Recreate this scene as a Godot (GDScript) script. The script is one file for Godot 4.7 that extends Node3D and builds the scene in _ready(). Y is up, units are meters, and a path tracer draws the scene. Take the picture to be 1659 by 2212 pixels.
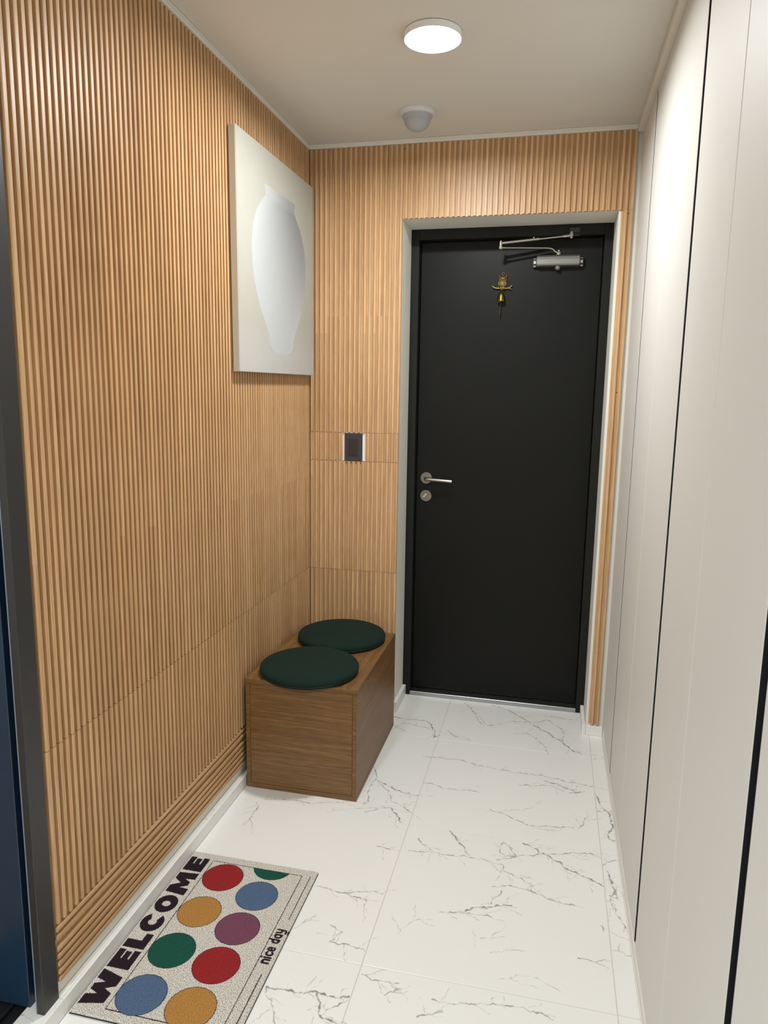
extends Node3D

# ---------------------------------------------------------------- dimensions (metres)
const PITCH := 0.0204          # rib spacing of the oak cladding
const RIB := 0.0108            # rib width
const DEEP := 0.0098            # rib height
const CEIL := 2.331
const HB := 0.0416             # skirting height
const SKIRT := 0.0086          # skirting face, in front of the rib faces
const CAB := 1.2551            # cabinet fronts
const LEAF := -0.245           # face of the entrance door leaf
const FRAME := -0.1996         # face of its frame

const VEINS := [
	[2,795,-180,850,-156,905,-108,958,-51,1019,13,1076,74,1113,126,1135,160,1171,180],
	[1,667,-171,704,-129,734,-50,767,23],
	[1,719,-95,792,28,840,4,898,-46,948,-41],
	[1,904,76,952,53,1001,104,1020,140,1039,186],
	[1,958,-51,1047,-86,1087,-27,1105,23,1095,100],
	[1,633,115,667,150,699,173,738,174],
	[1,1027,-128,1097,-123,1167,-118],
	[2,396,52,480,53,541,49,585,128,590,192,610,165],
	[1,417,128,472,169],
	[1,417,150,447,97,510,103,585,128],
	[1,575,356,702,342,813,368,920,384,1007,379,1092,400,1158,407,1199,413],
	[1,937,465,967,465,1050,444,1115,475,1173,452],
	[2,1024,417,1075,429,1124,457,1148,466],
	[1,608,542,642,542,705,558,813,546],
	[1,855,648,904,665,944,689,983,706,1089,689,1126,683],
	[0,998,716,1044,724,1089,699],
	[1,1141,686,1162,640,1171,603],
	[0,848,665,933,635,995,605],
	[1,414,472,439,536,434,588,433,636,449,709],
	[2,447,568,515,599,562,619,603,631],
	[1,455,582,494,620,523,675,572,707,601,729],
	[2,525,719,557,754,586,795],
	[1,105,783,143,769,215,755,269,763,337,735,408,717,450,717],
	[0,331,798,388,766,464,742,508,716],
	[1,454,766,495,734,541,715],
	[2,972,806,1016,832,1052,858,1080,874,1093,893,1120,909,1153,927,1179,942,1202,950],
	[1,633,932,690,921,756,922,820,917,878,920,914,928,922,953,944,964,986,986,1003,992],
	[2,739,802,776,850,816,907],
	[1,907,823,929,830,949,873,939,878,903,873,901,843,914,827],
	[1,898,909,981,864,1038,844,1108,826,1158,807,1194,804],
	[1,650,864,687,904,704,917],
	[2,827,1150,851,1130,894,1114,932,1100,951,1095],
	[1,765,1168,821,1156,872,1153,907,1151],
	[1,894,1030,953,1015,1000,1024,1040,1039,1085,1052,1116,1055],
	[1,922,1043,904,1078,893,1100],
	[0,675,1273,676,1247,702,1218,750,1197],
	[0,860,1214,881,1239,940,1215],
	[0,908,1281,943,1264,989,1248],
	[1,1123,1247,1157,1240,1198,1228],
	[1,1182,1111,1190,1135],
	[1,531,931,550,929,577,934],
	[1,409,1153,451,1153,502,1160,551,1138,605,1134],
	[1,502,1160,539,1170,561,1175,565,1193],
	[1,498,1283,530,1301,523,1320,510,1340,573,1341,606,1349],
	[0,395,1327,420,1303,444,1279],
	[1,87,803,102,857,103,899,121,922],
	[1,617,1415,639,1432,662,1430,707,1422],
	[1,682,1464,702,1452,710,1436],
	[1,792,1454,841,1451,921,1431,975,1425,1028,1425,1060,1443],
	[1,769,1509,787,1491,818,1477],
	[0,938,1357,981,1332,1026,1328],
	[2,410,1507,457,1506,497,1503,520,1501,604,1494],
	[1,440,1552,454,1581,467,1599],
	[2,526,1503,544,1532,560,1554,602,1563],
	[1,558,1548,579,1524,606,1500],
	[1,411,1511,429,1541,442,1558],
	[2,1207,458,1215,523,1235,560,1246,609,1245,649,1230,710,1245,729],
	[1,1207,568,1236,555,1257,565],
	[2,1214,878,1225,922,1232,958,1215,992,1234,994,1232,958],
	[1,1215,999,1225,1045,1240,1082,1246,1106],
	[1,1205,864,1216,845,1248,820],
	[1,1205,1196,1230,1193,1248,1203],
	[0,1208,208,1255,182]
]

var M := {}
var names := {}
var grain := 1                 # axis along which wood grain runs
var uv_scale := Vector2.ONE
var uv_off := Vector2.ZERO
var rng := RandomNumberGenerator.new()

# ---------------------------------------------------------------- scene
func _ready() -> void:
	rng.seed = 20240611
	camera_and_light()
	make_materials()
	build_floor()
	build_ceiling()
	build_left_wall()
	build_back_wall()
	build_right_wall()
	build_trims()
	build_door()
	build_inner_doorway()
	build_cabinets()
	build_lamp("ceiling_lamp", Vector3(0.624, CEIL, 0.7915), 0.0775, 2.2, Color(0.945, 0.96, 0.962), "round white flush ceiling lamp shining above the entrance floor")
	build_lamp("hall_lamp", Vector3(0.12, CEIL, 3.70), 0.16, 5.5, Color(0.935, 0.96, 0.975), "large round white ceiling lamp lighting the inner end of the hall")
	build_sensor()
	build_bench()
	build_cushions()
	build_canvas()
	build_switch()
	build_mat()
	build_owl()

func camera_and_light() -> void:
	var cam := Camera3D.new()
	cam.name = "camera"
	cam.fov = 70.921
	cam.near = 0.02
	cam.far = 50.0
	cam.position = Vector3(0.99138, 1.36980, 2.88676)
	cam.basis = Basis.from_euler(Vector3(deg_to_rad(-9.39300), deg_to_rad(12.97706), deg_to_rad(0.86509)))
	add_child(cam)
	cam.current = true
	var e := Environment.new()
	e.background_mode = Environment.BG_COLOR
	e.background_color = Color(0, 0, 0)
	e.tonemap_mode = Environment.TONE_MAPPER_LINEAR
	e.tonemap_exposure = 1.0
	e.sdfgi_enabled = true
	e.ssao_enabled = true
	e.ssil_enabled = true
	var we := WorldEnvironment.new()
	we.name = "environment"
	we.environment = e
	add_child(we)

# ---------------------------------------------------------------- mesh helpers
func uv_of(p: Vector3, n: Vector3) -> Vector2:
	var a := 0
	if absf(n.y) > absf(n.x): a = 1
	if absf(n.z) > maxf(absf(n.x), absf(n.y)) + 0.0001: a = 2
	var g := grain
	if a == g: g = (g + 1) % 3
	var o := 3 - a - g
	return Vector2(p[o] * uv_scale.x, p[g] * uv_scale.y) + uv_off

func start() -> SurfaceTool:
	var st := SurfaceTool.new()
	st.begin(Mesh.PRIMITIVE_TRIANGLES)
	return st

func put(st: SurfaceTool, p: Vector3, n: Vector3) -> void:
	st.set_normal(n)
	st.set_uv(uv_of(p, n))
	st.add_vertex(p)

func tri(st: SurfaceTool, a: Vector3, b: Vector3, c: Vector3, out: Vector3) -> void:
	var n := (b - a).cross(c - a).normalized()
	if n.dot(out) < 0.0:
		var t := b
		b = c
		c = t
		n = -n
	put(st, a, n)
	put(st, c, n)
	put(st, b, n)

func quad(st: SurfaceTool, a: Vector3, b: Vector3, c: Vector3, d: Vector3, out: Vector3) -> void:
	tri(st, a, b, c, out)
	tri(st, a, c, d, out)

func axis3(a: int, v: float) -> Vector3:
	var r := Vector3.ZERO
	r[a] = v
	return r

# chamfered box from corner lo to corner hi
func cbox(st: SurfaceTool, lo: Vector3, hi: Vector3, bev := 0.001) -> void:
	var c := (lo + hi) * 0.5
	var h := (hi - lo) * 0.5
	var b := minf(bev, minf(h.x, minf(h.y, h.z)) * 0.45)
	for a in 3:
		var u := (a + 1) % 3
		var v := (a + 2) % 3
		for s in [-1.0, 1.0]:
			var f := c + axis3(a, s * h[a])
			var uu := axis3(u, h[u] - b)
			var vv := axis3(v, h[v] - b)
			quad(st, f - uu - vv, f + uu - vv, f + uu + vv, f - uu + vv, axis3(a, s))
		if b <= 0.0: continue
		for s in [-1.0, 1.0]:
			for t in [-1.0, 1.0]:
				var p1 := c + axis3(u, s * h[u]) + axis3(v, t * (h[v] - b))
				var p2 := c + axis3(u, s * (h[u] - b)) + axis3(v, t * h[v])
				var l := axis3(a, h[a] - b)
				quad(st, p1 - l, p2 - l, p2 + l, p1 + l, axis3(u, s) + axis3(v, t))
	if b > 0.0:
		for sx in [-1.0, 1.0]:
			for sy in [-1.0, 1.0]:
				for sz in [-1.0, 1.0]:
					var k := Vector3(sx, sy, sz)
					var q := c + Vector3(sx * (h.x - b), sy * (h.y - b), sz * (h.z - b))
					tri(st, q + Vector3(sx * b, 0, 0), q + Vector3(0, sy * b, 0), q + Vector3(0, 0, sz * b), k)

# surface of revolution: profile (radius, height) from bottom to top, seen from outside
func lathe(st: SurfaceTool, prof: Array, at: Vector3, dir := Vector3.UP, segs := 40) -> void:
	var y := dir.normalized()
	var x := y.cross(Vector3(0, 0, 1) if absf(y.z) < 0.9 else Vector3(1, 0, 0)).normalized()
	var z := x.cross(y)
	var group := 1
	for i in prof.size() - 1:
		var p: Vector2 = prof[i]
		var q: Vector2 = prof[i + 1]
		if i > 0:
			var o: Vector2 = prof[i - 1]
			if absf((p - o).angle_to(q - p)) > deg_to_rad(38.0): group += 1
		st.set_smooth_group(group)
		for j in segs:
			var a0 := TAU * j / segs
			var a1 := TAU * (j + 1) / segs
			var r0 := x * cos(a0) + z * sin(a0)
			var r1 := x * cos(a1) + z * sin(a1)
			var out := (r0 + r1) * (q.y - p.y) - y * (q.x - p.x) * 2.0
			smooth_quad(st, at + r0 * p.x + y * p.y, at + r1 * p.x + y * p.y, at + r1 * q.x + y * q.y, at + r0 * q.x + y * q.y, out)

func smooth_quad(st: SurfaceTool, a: Vector3, b: Vector3, c: Vector3, d: Vector3, out: Vector3) -> void:
	smooth_tri(st, a, b, c, out)
	smooth_tri(st, a, c, d, out)

func smooth_tri(st: SurfaceTool, a: Vector3, b: Vector3, c: Vector3, out: Vector3) -> void:
	var n := (b - a).cross(c - a)
	if n.length_squared() < 1e-18: return
	if n.dot(out) < 0.0:
		var t := b
		b = c
		c = t
		n = -n
	n = n.normalized()
	for p in [a, c, b]:
		st.set_uv(uv_of(p, n))
		st.add_vertex(p)

# round bar along a path; radius may be one number or one for each point
func tube(st: SurfaceTool, path: Array, rad, segs := 14, flat := Vector2.ONE) -> void:
	var rings := []
	var ref := Vector3.UP
	var t0: Vector3 = (path[1] - path[0]).normalized()
	if absf(t0.dot(ref)) > 0.9: ref = Vector3(0, 0, 1)
	var side := t0.cross(ref).normalized()
	for i in path.size():
		var t: Vector3
		if i == 0: t = path[1] - path[0]
		elif i == path.size() - 1: t = path[i] - path[i - 1]
		else: t = (path[i] - path[i - 1]).normalized() + (path[i + 1] - path[i]).normalized()
		t = t.normalized()
		side = (side - t * side.dot(t)).normalized()
		var up := side.cross(t)
		var r: float = rad[i] if rad is Array else rad
		var ring := []
		for j in segs:
			var a := TAU * j / segs
			ring.append(path[i] + side * cos(a) * r * flat.x + up * sin(a) * r * flat.y)
		rings.append(ring)
	st.set_smooth_group(1)
	for i in path.size() - 1:
		var mid: Vector3 = (path[i] + path[i + 1]) * 0.5
		for j in segs:
			var k := (j + 1) % segs
			var out: Vector3 = rings[i][j] + rings[i + 1][k] - mid * 2.0
			smooth_quad(st, rings[i][j], rings[i][k], rings[i + 1][k], rings[i + 1][j], out)
	st.set_smooth_group(2)
	for e in [0, path.size() - 1]:
		var out: Vector3 = (path[0] - path[1]) if e == 0 else (path[e] - path[e - 1])
		for j in segs:
			smooth_tri(st, path[e], rings[e][j], rings[e][(j + 1) % segs], out)

func ball(st: SurfaceTool, at: Vector3, rad: Vector3, segs := 20, rows := 12) -> void:
	st.set_smooth_group(1)
	for i in rows:
		for j in segs:
			var q := []
			for c in [[0, 0], [0, 1], [1, 1], [1, 0]]:
				var f: float = PI * (i + c[0]) / rows
				var a: float = TAU * (j + c[1]) / segs
				q.append(at + Vector3(sin(f) * cos(a), cos(f), sin(f) * sin(a)) * rad)
			smooth_quad(st, q[0], q[1], q[2], q[3], (q[0] + q[2]) * 0.5 - at)

# extruded outline in the plane across an axis (0 = yz, 2 = xy), from depth d0 to d1
func slab(st: SurfaceTool, outline: PackedVector2Array, d0: float, d1: float, axis := 2) -> void:
	var idx := Geometry2D.triangulate_polygon(outline)
	var at := func(p: Vector2, d: float) -> Vector3: return Vector3(p.x, p.y, d) if axis == 2 else Vector3(d, p.y, p.x)
	for i in range(0, idx.size(), 3):
		for e in [[d0, -1.0], [d1, 1.0]]:
			tri(st, at.call(outline[idx[i]], e[0]), at.call(outline[idx[i + 1]], e[0]), at.call(outline[idx[i + 2]], e[0]), axis3(axis, e[1] * signf(d1 - d0)))
	var cw := 1.0 if Geometry2D.is_polygon_clockwise(outline) else -1.0
	for i in outline.size():
		var p := outline[i]
		var q := outline[(i + 1) % outline.size()]
		var n := Vector2(-(q - p).y, (q - p).x) * cw
		quad(st, at.call(p, d0), at.call(q, d0), at.call(q, d1), at.call(p, d1), at.call(n, 0.0))

func obj(called: String, st: SurfaceTool, m: Material, parent: Node = self, smooth := false) -> MeshInstance3D:
	if smooth: st.generate_normals()
	var mesh := st.commit()
	return inst(called, mesh, m, parent)

func inst(called: String, mesh: Mesh, m: Material, parent: Node = self) -> MeshInstance3D:
	var o := MeshInstance3D.new()
	o.mesh = mesh
	o.material_override = m
	o.name = called
	o.cast_shadow = GeometryInstance3D.SHADOW_CASTING_SETTING_ON
	parent.add_child(o, true)
	return o

func boxo(called: String, lo: Vector3, hi: Vector3, m: Material, parent: Node = self, bev := 0.001) -> MeshInstance3D:
	var st := start()
	cbox(st, lo, hi, bev)
	return obj(called, st, m, parent)

func thing(called: String, label: String, category: String, group := "") -> Node3D:
	var o := Node3D.new()
	o.name = numbered(called)
	add_child(o)
	tag(o, label, category, group)
	return o

func numbered(called: String) -> String:
	var k: int = names.get(called, 0)
	names[called] = k + 1
	return called if k == 0 else "%s_%03d" % [called, k]

func tag(o: Node, label: String, category: String, group := "") -> void:
	o.set_meta("label", label)
	o.set_meta("category", category)
	if group: o.set_meta("group", group)

func structure(called: String, label: String) -> Node3D:
	var o := Node3D.new()
	o.name = called
	add_child(o)
	o.set_meta("kind", "structure")
	o.set_meta("label", label)
	o.set_meta("category", called.get_slice("_", 0))
	return o

# ---------------------------------------------------------------- materials
func srgb(r: float, g: float, b: float) -> Color:
	return Color(r / 255.0, g / 255.0, b / 255.0)

func plain(c: Color, rough := 0.6, metal := 0.0, spec := 0.5) -> StandardMaterial3D:
	var m := StandardMaterial3D.new()
	m.albedo_color = c
	m.roughness = rough
	m.metallic = metal
	m.metallic_specular = spec
	return m

func noise(s: int, freq: float, octaves := 3) -> FastNoiseLite:
	var n := FastNoiseLite.new()
	n.seed = s
	n.noise_type = FastNoiseLite.TYPE_SIMPLEX_SMOOTH
	n.frequency = freq
	n.fractal_type = FastNoiseLite.FRACTAL_FBM
	n.fractal_octaves = octaves
	return n

func tex(w: int, h: int, data: PackedByteArray) -> ImageTexture:
	return ImageTexture.create_from_image(Image.create_from_data(w, h, false, Image.FORMAT_RGB8, data))

func grey_tex(s: int, freq: float, low: float, high: float, octaves := 3, side := 256) -> ImageTexture:
	var n := noise(s, freq, octaves)
	var im := n.get_seamless_image(side, side, false, false, 0.15)
	im.convert(Image.FORMAT_RGB8)
	var d := im.get_data()
	for i in d.size():
		d[i] = int(clampf(lerpf(low, high, d[i] / 255.0), 0, 1) * 255.0)
	return tex(side, side, d)

func triplanar(m: StandardMaterial3D, t: Texture2D, s: float, bump := 0.0) -> void:
	m.uv1_triplanar = true
	m.uv1_world_triplanar = true
	m.uv1_scale = Vector3.ONE * s
	if bump > 0.0:
		m.heightmap_enabled = true
		m.heightmap_texture = t
		m.heightmap_scale = bump

# straight grained veneer: v runs along the grain
func veneer(s: int, w: int, h: int, dark: Color, light: Color, fine: float, coarse: float, warp: float) -> ImageTexture:
	var n1 := noise(s, 0.11, 2)
	var n2 := noise(s + 1, 0.025, 2)
	var n3 := noise(s + 2, 0.35, 1)
	var d := PackedByteArray()
	d.resize(w * h * 3)
	var k := 0
	for y in h:
		for x in w:
			var wx: float = x + warp * n2.get_noise_2d(x * 0.5, y * 0.10)
			var t: float = 0.5 + fine * n1.get_noise_2d(wx, y * 0.022) + coarse * n2.get_noise_2d(wx, y * 0.05 + 500.0) + fine * 0.7 * n3.get_noise_2d(wx * 1.3, y * 0.05)
			t = clampf(t, 0.0, 1.0)
			d[k] = int(255.0 * lerpf(dark.r, light.r, t))
			d[k + 1] = int(255.0 * lerpf(dark.g, light.g, t))
			d[k + 2] = int(255.0 * lerpf(dark.b, light.b, t))
			k += 3
	return tex(w, h, d)

func make_materials() -> void:
	var oak := veneer(11, 192, 1536, srgb(181, 141, 99), srgb(226, 188, 143), 0.40, 0.30, 8.0)
	M.oak = []
	for tint in [Color(1, 1, 1), Color(0.965, 0.955, 0.945), Color(1, 0.985, 0.97), Color(0.98, 0.968, 0.955)]:
		var m := plain(tint, 0.42, 0.0, 0.5)
		m.albedo_texture = oak
		M.oak.append(m)
	M.walnut = plain(Color(1, 1, 1), 0.45)
	M.walnut.albedo_texture = veneer(31, 384, 768, srgb(97, 67, 34), srgb(142, 105, 61), 0.48, 0.16, 9.0)
	M.walnut_edge = plain(srgb(142, 103, 68), 0.45)
	var speck := grey_tex(3, 0.16, 0.35, 0.65)
	M.plaster = plain(srgb(236, 234, 224), 0.85)
	triplanar(M.plaster, speck, 4.0, 0.0)
	M.ceiling = plain(srgb(216, 212, 203), 0.9)
	triplanar(M.ceiling, speck, 3.0, 0.03)
	M.trim = plain(srgb(226, 221, 211), 0.6)
	M.cabinet = plain(srgb(222, 220, 215), 0.52, 0.0, 0.4)
	M.black = plain(srgb(16, 17, 22), 0.5)
	M.door = plain(srgb(17, 17, 15), 0.42, 0.0, 0.30)
	triplanar(M.door, speck, 9.0, 0.012)
	M.jamb = plain(srgb(28, 28, 25), 0.45, 0.0, 0.32)
	M.steel = plain(srgb(190, 184, 174), 0.26, 1.0)
	M.closer = plain(srgb(128, 127, 121), 0.45, 0.6)
	M.sill = plain(srgb(168, 170, 171), 0.34, 1.0)
	M.post = plain(srgb(48, 47, 48), 0.38, 0.0, 0.5)
	M.blue_reflection = plain(srgb(25, 48, 70), 0.3, 0.0, 0.55)  # bluish reflection from the inner room, painted into the jamb colour
	M.edge_glint = plain(srgb(120, 130, 142), 0.4)  # pale grey painted as the highlight on the post edge
	M.rose = plain(srgb(132, 124, 112), 0.36, 0.9)
	M.white = plain(srgb(238, 238, 236), 0.45)
	M.sensor = plain(srgb(212, 213, 214), 0.5)
	M.dome = plain(srgb(172, 174, 178), 0.5)
	M.switch_plate = plain(srgb(58, 53, 53), 0.5)
	M.rocker = plain(srgb(44, 36, 32), 0.4)
	M.brass = plain(srgb(140, 118, 74), 0.40, 0.85)
	M.bell = plain(srgb(150, 132, 58), 0.22, 1.0)
	M.dark_brass = plain(srgb(70, 56, 38), 0.5, 0.6)
	M.screw = plain(srgb(70, 70, 68), 0.4, 0.8)
	M.grout = plain(srgb(205, 200, 191), 0.9)
	M.felt = plain(srgb(27, 43, 37), 0.95, 0.0, 0.2)
	triplanar(M.felt, grey_tex(8, 0.5, 0.2, 0.8, 2), 9.0, 0.05)
	M.felt.rim_enabled = true
	M.felt.rim = 0.12
	M.zip = plain(srgb(14, 20, 19), 0.6)
	var marble := marble_tex()
	M.tile = plain(Color(1, 1, 1), 0.3, 0.0, 0.5)
	M.tile.albedo_texture = marble
	M.skirting = plain(Color(1, 1, 1), 0.35)
	M.skirting.albedo_texture = marble

# ---------------------------------------------------------------- floor
# printed marble of the porcelain tiles: the veins lie where the photograph shows them (millimetres on the floor)
func marble_tex() -> ImageTexture:
	var w := 2048                                 # 0.625 mm a pixel across, 1.25 mm along the hall
	var h := 2048
	var a := PackedFloat32Array()
	a.resize(w * h)
	var bend := noise(77, 0.02, 3)
	var thick := noise(78, 0.02, 3)
	var lines := VEINS.duplicate()
	for i in 30:                                  # the part of the floor that lies behind the camera
		var x := rng.randf_range(30, 1200)
		var z := rng.randf_range(1800, 2290)
		var line := [rng.randi_range(0, 1), int(x), int(z)]
		for k in 5:
			x += rng.randf_range(10, 70)
			z += rng.randf_range(-30, 45)
			line.append(int(x))
			line.append(int(z))
		lines.append(line)
	for line in lines:
		var pts := PackedVector2Array()
		for i in range(1, line.size(), 2):
			pts.append(Vector2(line[i], line[i + 1]))
		for i in pts.size() - 1:
			vein(a, w, h, pts[i], pts[i + 1], 0.62 + 0.36 * line[0], 0.29 + 0.16 * line[0], bend, thick)
			for b in line[0] + 1:                  # finer side branches
				if rng.randf() > 0.68: continue
				var q := pts[i].lerp(pts[i + 1], rng.randf())
				var dir := (pts[i + 1] - pts[i]).normalized().rotated(rng.randf_range(-1.2, 1.2)) * rng.randf_range(18, 75)
				vein(a, w, h, q, q + dir, 0.5, 0.27, bend, thick)
	var d := PackedByteArray()
	d.resize(w * h * 3)
	var k := 0
	for i in w * h:
		var v: float = a[i]
		d[k] = int(240.0 - 128.0 * v)
		d[k + 1] = int(239.0 - 128.0 * v)
		d[k + 2] = int(235.0 - 127.0 * v)
		k += 3
	return tex(w, h, d)

# a vein from p to q, in millimetres
func vein(a: PackedFloat32Array, w: int, h: int, p: Vector2, q: Vector2, rad: float, strength: float, bend: FastNoiseLite, thick: FastNoiseLite) -> void:
	var n := int(p.distance_to(q) * 1.8) + 2
	var side := (q - p).orthogonal().normalized()
	for i in n + 1:
		var c := p.lerp(q, float(i) / n)
		c += side * (9.0 * bend.get_noise_2d(c.x, c.y) + 3.0 * bend.get_noise_2d(c.x * 4.0, c.y * 4.0))
		var t := clampf(0.8 + 1.5 * thick.get_noise_2d(c.x * 2.0, c.y * 2.0), 0.15, 1.6)
		var r := rad * (0.45 + 0.75 * t)
		var cx := c.x * 1.6
		var cy := (c.y + 250.0) * 0.8
		for dy in range(-2, 3):
			for dx in range(-4, 5):
				var x := int(cx) + dx
				var y := int(cy) + dy
				if x < 0 or y < 0 or x >= w or y >= h: continue
				var e := Vector2((x + 0.5 - cx) / 1.6, (y + 0.5 - cy) / 0.8)
				var f := clampf(1.45 - e.length() / r * 0.75, 0.0, 1.0) * strength * (0.35 + 0.65 * t)
				if f > a[y * w + x]: a[y * w + x] = minf(f, 0.8)

func floor_uv(s: Vector2) -> void:
	grain = 2
	uv_scale = Vector2(1.0 / 1.28, 1.0 / 2.56) * s
	uv_off = Vector2(0, 0.25 / 2.56)

func build_floor() -> void:
	var f := structure("floor", "white marble tiled entrance floor with fine grey veins")
	boxo("screed", Vector3(-0.011, -0.08, -0.4), Vector3(1.79, -0.0012, 4.7), M.grout, f, 0.0)
	floor_uv(Vector2.ONE)
	var xs := [0.0075, 0.6084, 1.203, 1.2545]
	var zs := [-0.1985, 0.1981, 0.7985, 1.3916, 1.9850, 2.5784, 3.1718, 3.7652, 4.3586, 4.69]
	for j in zs.size() - 1:
		for i in xs.size() - 1:
			var g := 0.0009
			boxo("tile", Vector3(xs[i] + g, -0.01, zs[j] + g), Vector3(xs[i + 1] - g, rng.randf_range(-0.0002, 0.0), zs[j + 1] - g), M.tile, f, 0.0006)
	grain = 1
	uv_scale = Vector2.ONE
	uv_off = Vector2.ZERO

func build_ceiling() -> void:
	var c := structure("ceiling", "plain off-white ceiling")
	boxo("ceiling_board", Vector3(-1.9, CEIL, -0.5), Vector3(1.95, CEIL + 0.1, 4.85), M.ceiling, c, 0.0)

# ---------------------------------------------------------------- oak cladding
func rib_meshes(length: float, axis: int) -> Array:
	# one rib lying along y (axis 1) or z (axis 2), its foot at the origin, standing out along +x (left wall)
	var out := []
	for v in 5:
		var st := start()
		grain = axis
		uv_scale = Vector2(6.0, 0.40)
		uv_off = Vector2(v * 0.173 + (0.5 if axis == 2 else 0.0), v * 0.21)
		rib(st, length, axis)
		out.append(st.commit())
	grain = 1
	uv_scale = Vector2.ONE
	uv_off = Vector2.ZERO
	return out

func rib(st: SurfaceTool, length: float, axis: int) -> void:
	var w := RIB * 0.5
	var c := 0.0011
	var prof := [Vector2(-w, 0), Vector2(-w + 0.0002, DEEP - c), Vector2(-w + c, DEEP), Vector2(w - c, DEEP), Vector2(w - 0.0002, DEEP - c), Vector2(w, 0)]
	var at := func(p: Vector2, l: float) -> Vector3: return Vector3(p.y, l, p.x) if axis == 1 else Vector3(p.y, p.x, l)
	for i in 5:
		var n: Vector2 = prof[i + 1] - prof[i]
		n = Vector2(-n.y, n.x)
		quad(st, at.call(prof[i], 0.0), at.call(prof[i + 1], 0.0), at.call(prof[i + 1], length), at.call(prof[i], length), at.call(n, 0.0))
	for e in [0.0, length]:
		var s := -1.0 if e == 0.0 else 1.0
		for i in range(1, 5):
			tri(st, at.call(prof[0], e), at.call(prof[i], e), at.call(prof[i + 1], e), axis3(axis, s))

func backing(parent: Node, lo: Vector3, hi: Vector3, v := 0) -> void:
	grain = 1
	uv_scale = Vector2(6.0, 0.40)
	uv_off = Vector2(0.05 + 0.31 * v, 0.11 * v)
	boxo("cladding_panel", lo, hi, M.oak[v % 4], parent, 0.0)
	uv_scale = Vector2.ONE
	uv_off = Vector2.ZERO

func build_left_wall() -> void:
	var w := structure("wall_left", "left wall clad in vertical ribbed oak panels")
	boxo("plaster", Vector3(-0.15, 0.0, -0.4), Vector3(-0.0122, CEIL, 1.689), M.plaster, w, 0.0)
	var rows := [[0.2185, 0.6190], [0.6204, 2.3131]]
	for r in 2:
		backing(w, Vector3(-0.012, rows[r][0], -0.012), Vector3(-DEEP, rows[r][1], 1.689), r)
		var ribs := rib_meshes(rows[r][1] - rows[r][0], 1)
		for n in 83:
			var o := inst("slat", ribs[rng.randi() % 5], M.oak[rng.randi() % 4], w)
			o.position = Vector3(-DEEP + rng.randf_range(-0.0003, 0.0), rows[r][0], 1.6777 - n * PITCH)
	# the strip turned on its side below the panels
	backing(w, Vector3(-0.012, 0.0785, 0.0), Vector3(-DEEP, 0.1748, 1.686), 2)
	backing(w, Vector3(-0.012, 0.1754, 0.0), Vector3(-DEEP, 0.2178, 1.686), 3)
	var flat := rib_meshes(1.686, 2)
	for y in [0.211, 0.1915, 0.164, 0.1455, 0.1265, 0.1075, 0.0890]:
		var o := inst("slat", flat[rng.randi() % 5], M.oak[rng.randi() % 4], w)
		o.position = Vector3(-DEEP, y - RIB * 0.5, 0.0)

func back_ribs(w: Node, y0: float, y1: float, which: Array) -> void:
	var ribs := rib_meshes(y1 - y0, 1)
	for n in which:
		var o := inst("slat", ribs[rng.randi() % 5], M.oak[rng.randi() % 4], w)
		o.rotation.y = -PI / 2.0
		o.position = Vector3(n * PITCH + 0.0092, y0, -DEEP + rng.randf_range(-0.0003, 0.0))

func build_back_wall() -> void:
	var w := structure("wall_back", "end wall clad in ribbed oak panels around the dark door")
	boxo("plaster", Vector3(-0.012, 0.0, -0.4), Vector3(0.3802, CEIL, -0.0122), M.plaster, w, 0.0008)
	boxo("plaster", Vector3(1.1890, 0.0, -0.4), Vector3(1.79, CEIL, -0.0122), M.plaster, w, 0.0008)
	boxo("plaster", Vector3(0.3802, 2.0425, -0.4), Vector3(1.1890, CEIL, -0.0122), M.plaster, w, 0.0008)
	var left := range(0, 19)
	var b0 := -0.012
	backing(w, Vector3(-DEEP + 0.0001, HB + 0.004, b0), Vector3(0.3825, 0.6190, -DEEP), 1)
	back_ribs(w, HB + 0.004, 0.6190, left)
	backing(w, Vector3(-DEEP + 0.0001, 0.6204, b0), Vector3(0.3825, 1.0868, -DEEP), 0)
	back_ribs(w, 0.6204, 1.0868, left)
	backing(w, Vector3(-DEEP + 0.0001, 1.0890, b0), Vector3(0.1435, 1.2046, -DEEP), 2)
	backing(w, Vector3(0.2395, 1.0883, b0), Vector3(0.3825, 1.2056, -DEEP), 3)
	back_ribs(w, 1.0890, 1.2046, range(0, 7))
	back_ribs(w, 1.0883, 1.2056, range(12, 19))
	backing(w, Vector3(-DEEP + 0.0001, 1.2066, b0), Vector3(0.3825, 2.3131, -DEEP), 3)
	back_ribs(w, 1.2066, 2.3131, left)
	backing(w, Vector3(0.3831, 2.0420, b0), Vector3(1.2389, 2.3131, -DEEP), 2)
	back_ribs(w, 2.0420, 2.3131, range(19, 61))
	backing(w, Vector3(1.1985, 0.0425, b0), Vector3(1.2389, 0.3436, -DEEP), 1)
	back_ribs(w, 0.0425, 0.3436, [59, 60])
	backing(w, Vector3(1.1985, 0.3442, b0), Vector3(1.2389, 2.0414, -DEEP), 0)
	back_ribs(w, 0.3442, 2.0414, [59, 60])
	# nail heads
	for p in [Vector2(0.383 + 0.011 * 0, 2.298), Vector2(0.906, 2.296), Vector2(1.2235, 2.030), Vector2(1.2235, 1.385)]:
		var st := start()
		lathe(st, [Vector2(0.0022, 0.0), Vector2(0.0022, 0.0006), Vector2(0.0, 0.0008)], Vector3(p.x, p.y, -DEEP), Vector3(0, 0, 1), 10)
		obj("nail", st, M.dark_brass, w, true)

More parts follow.
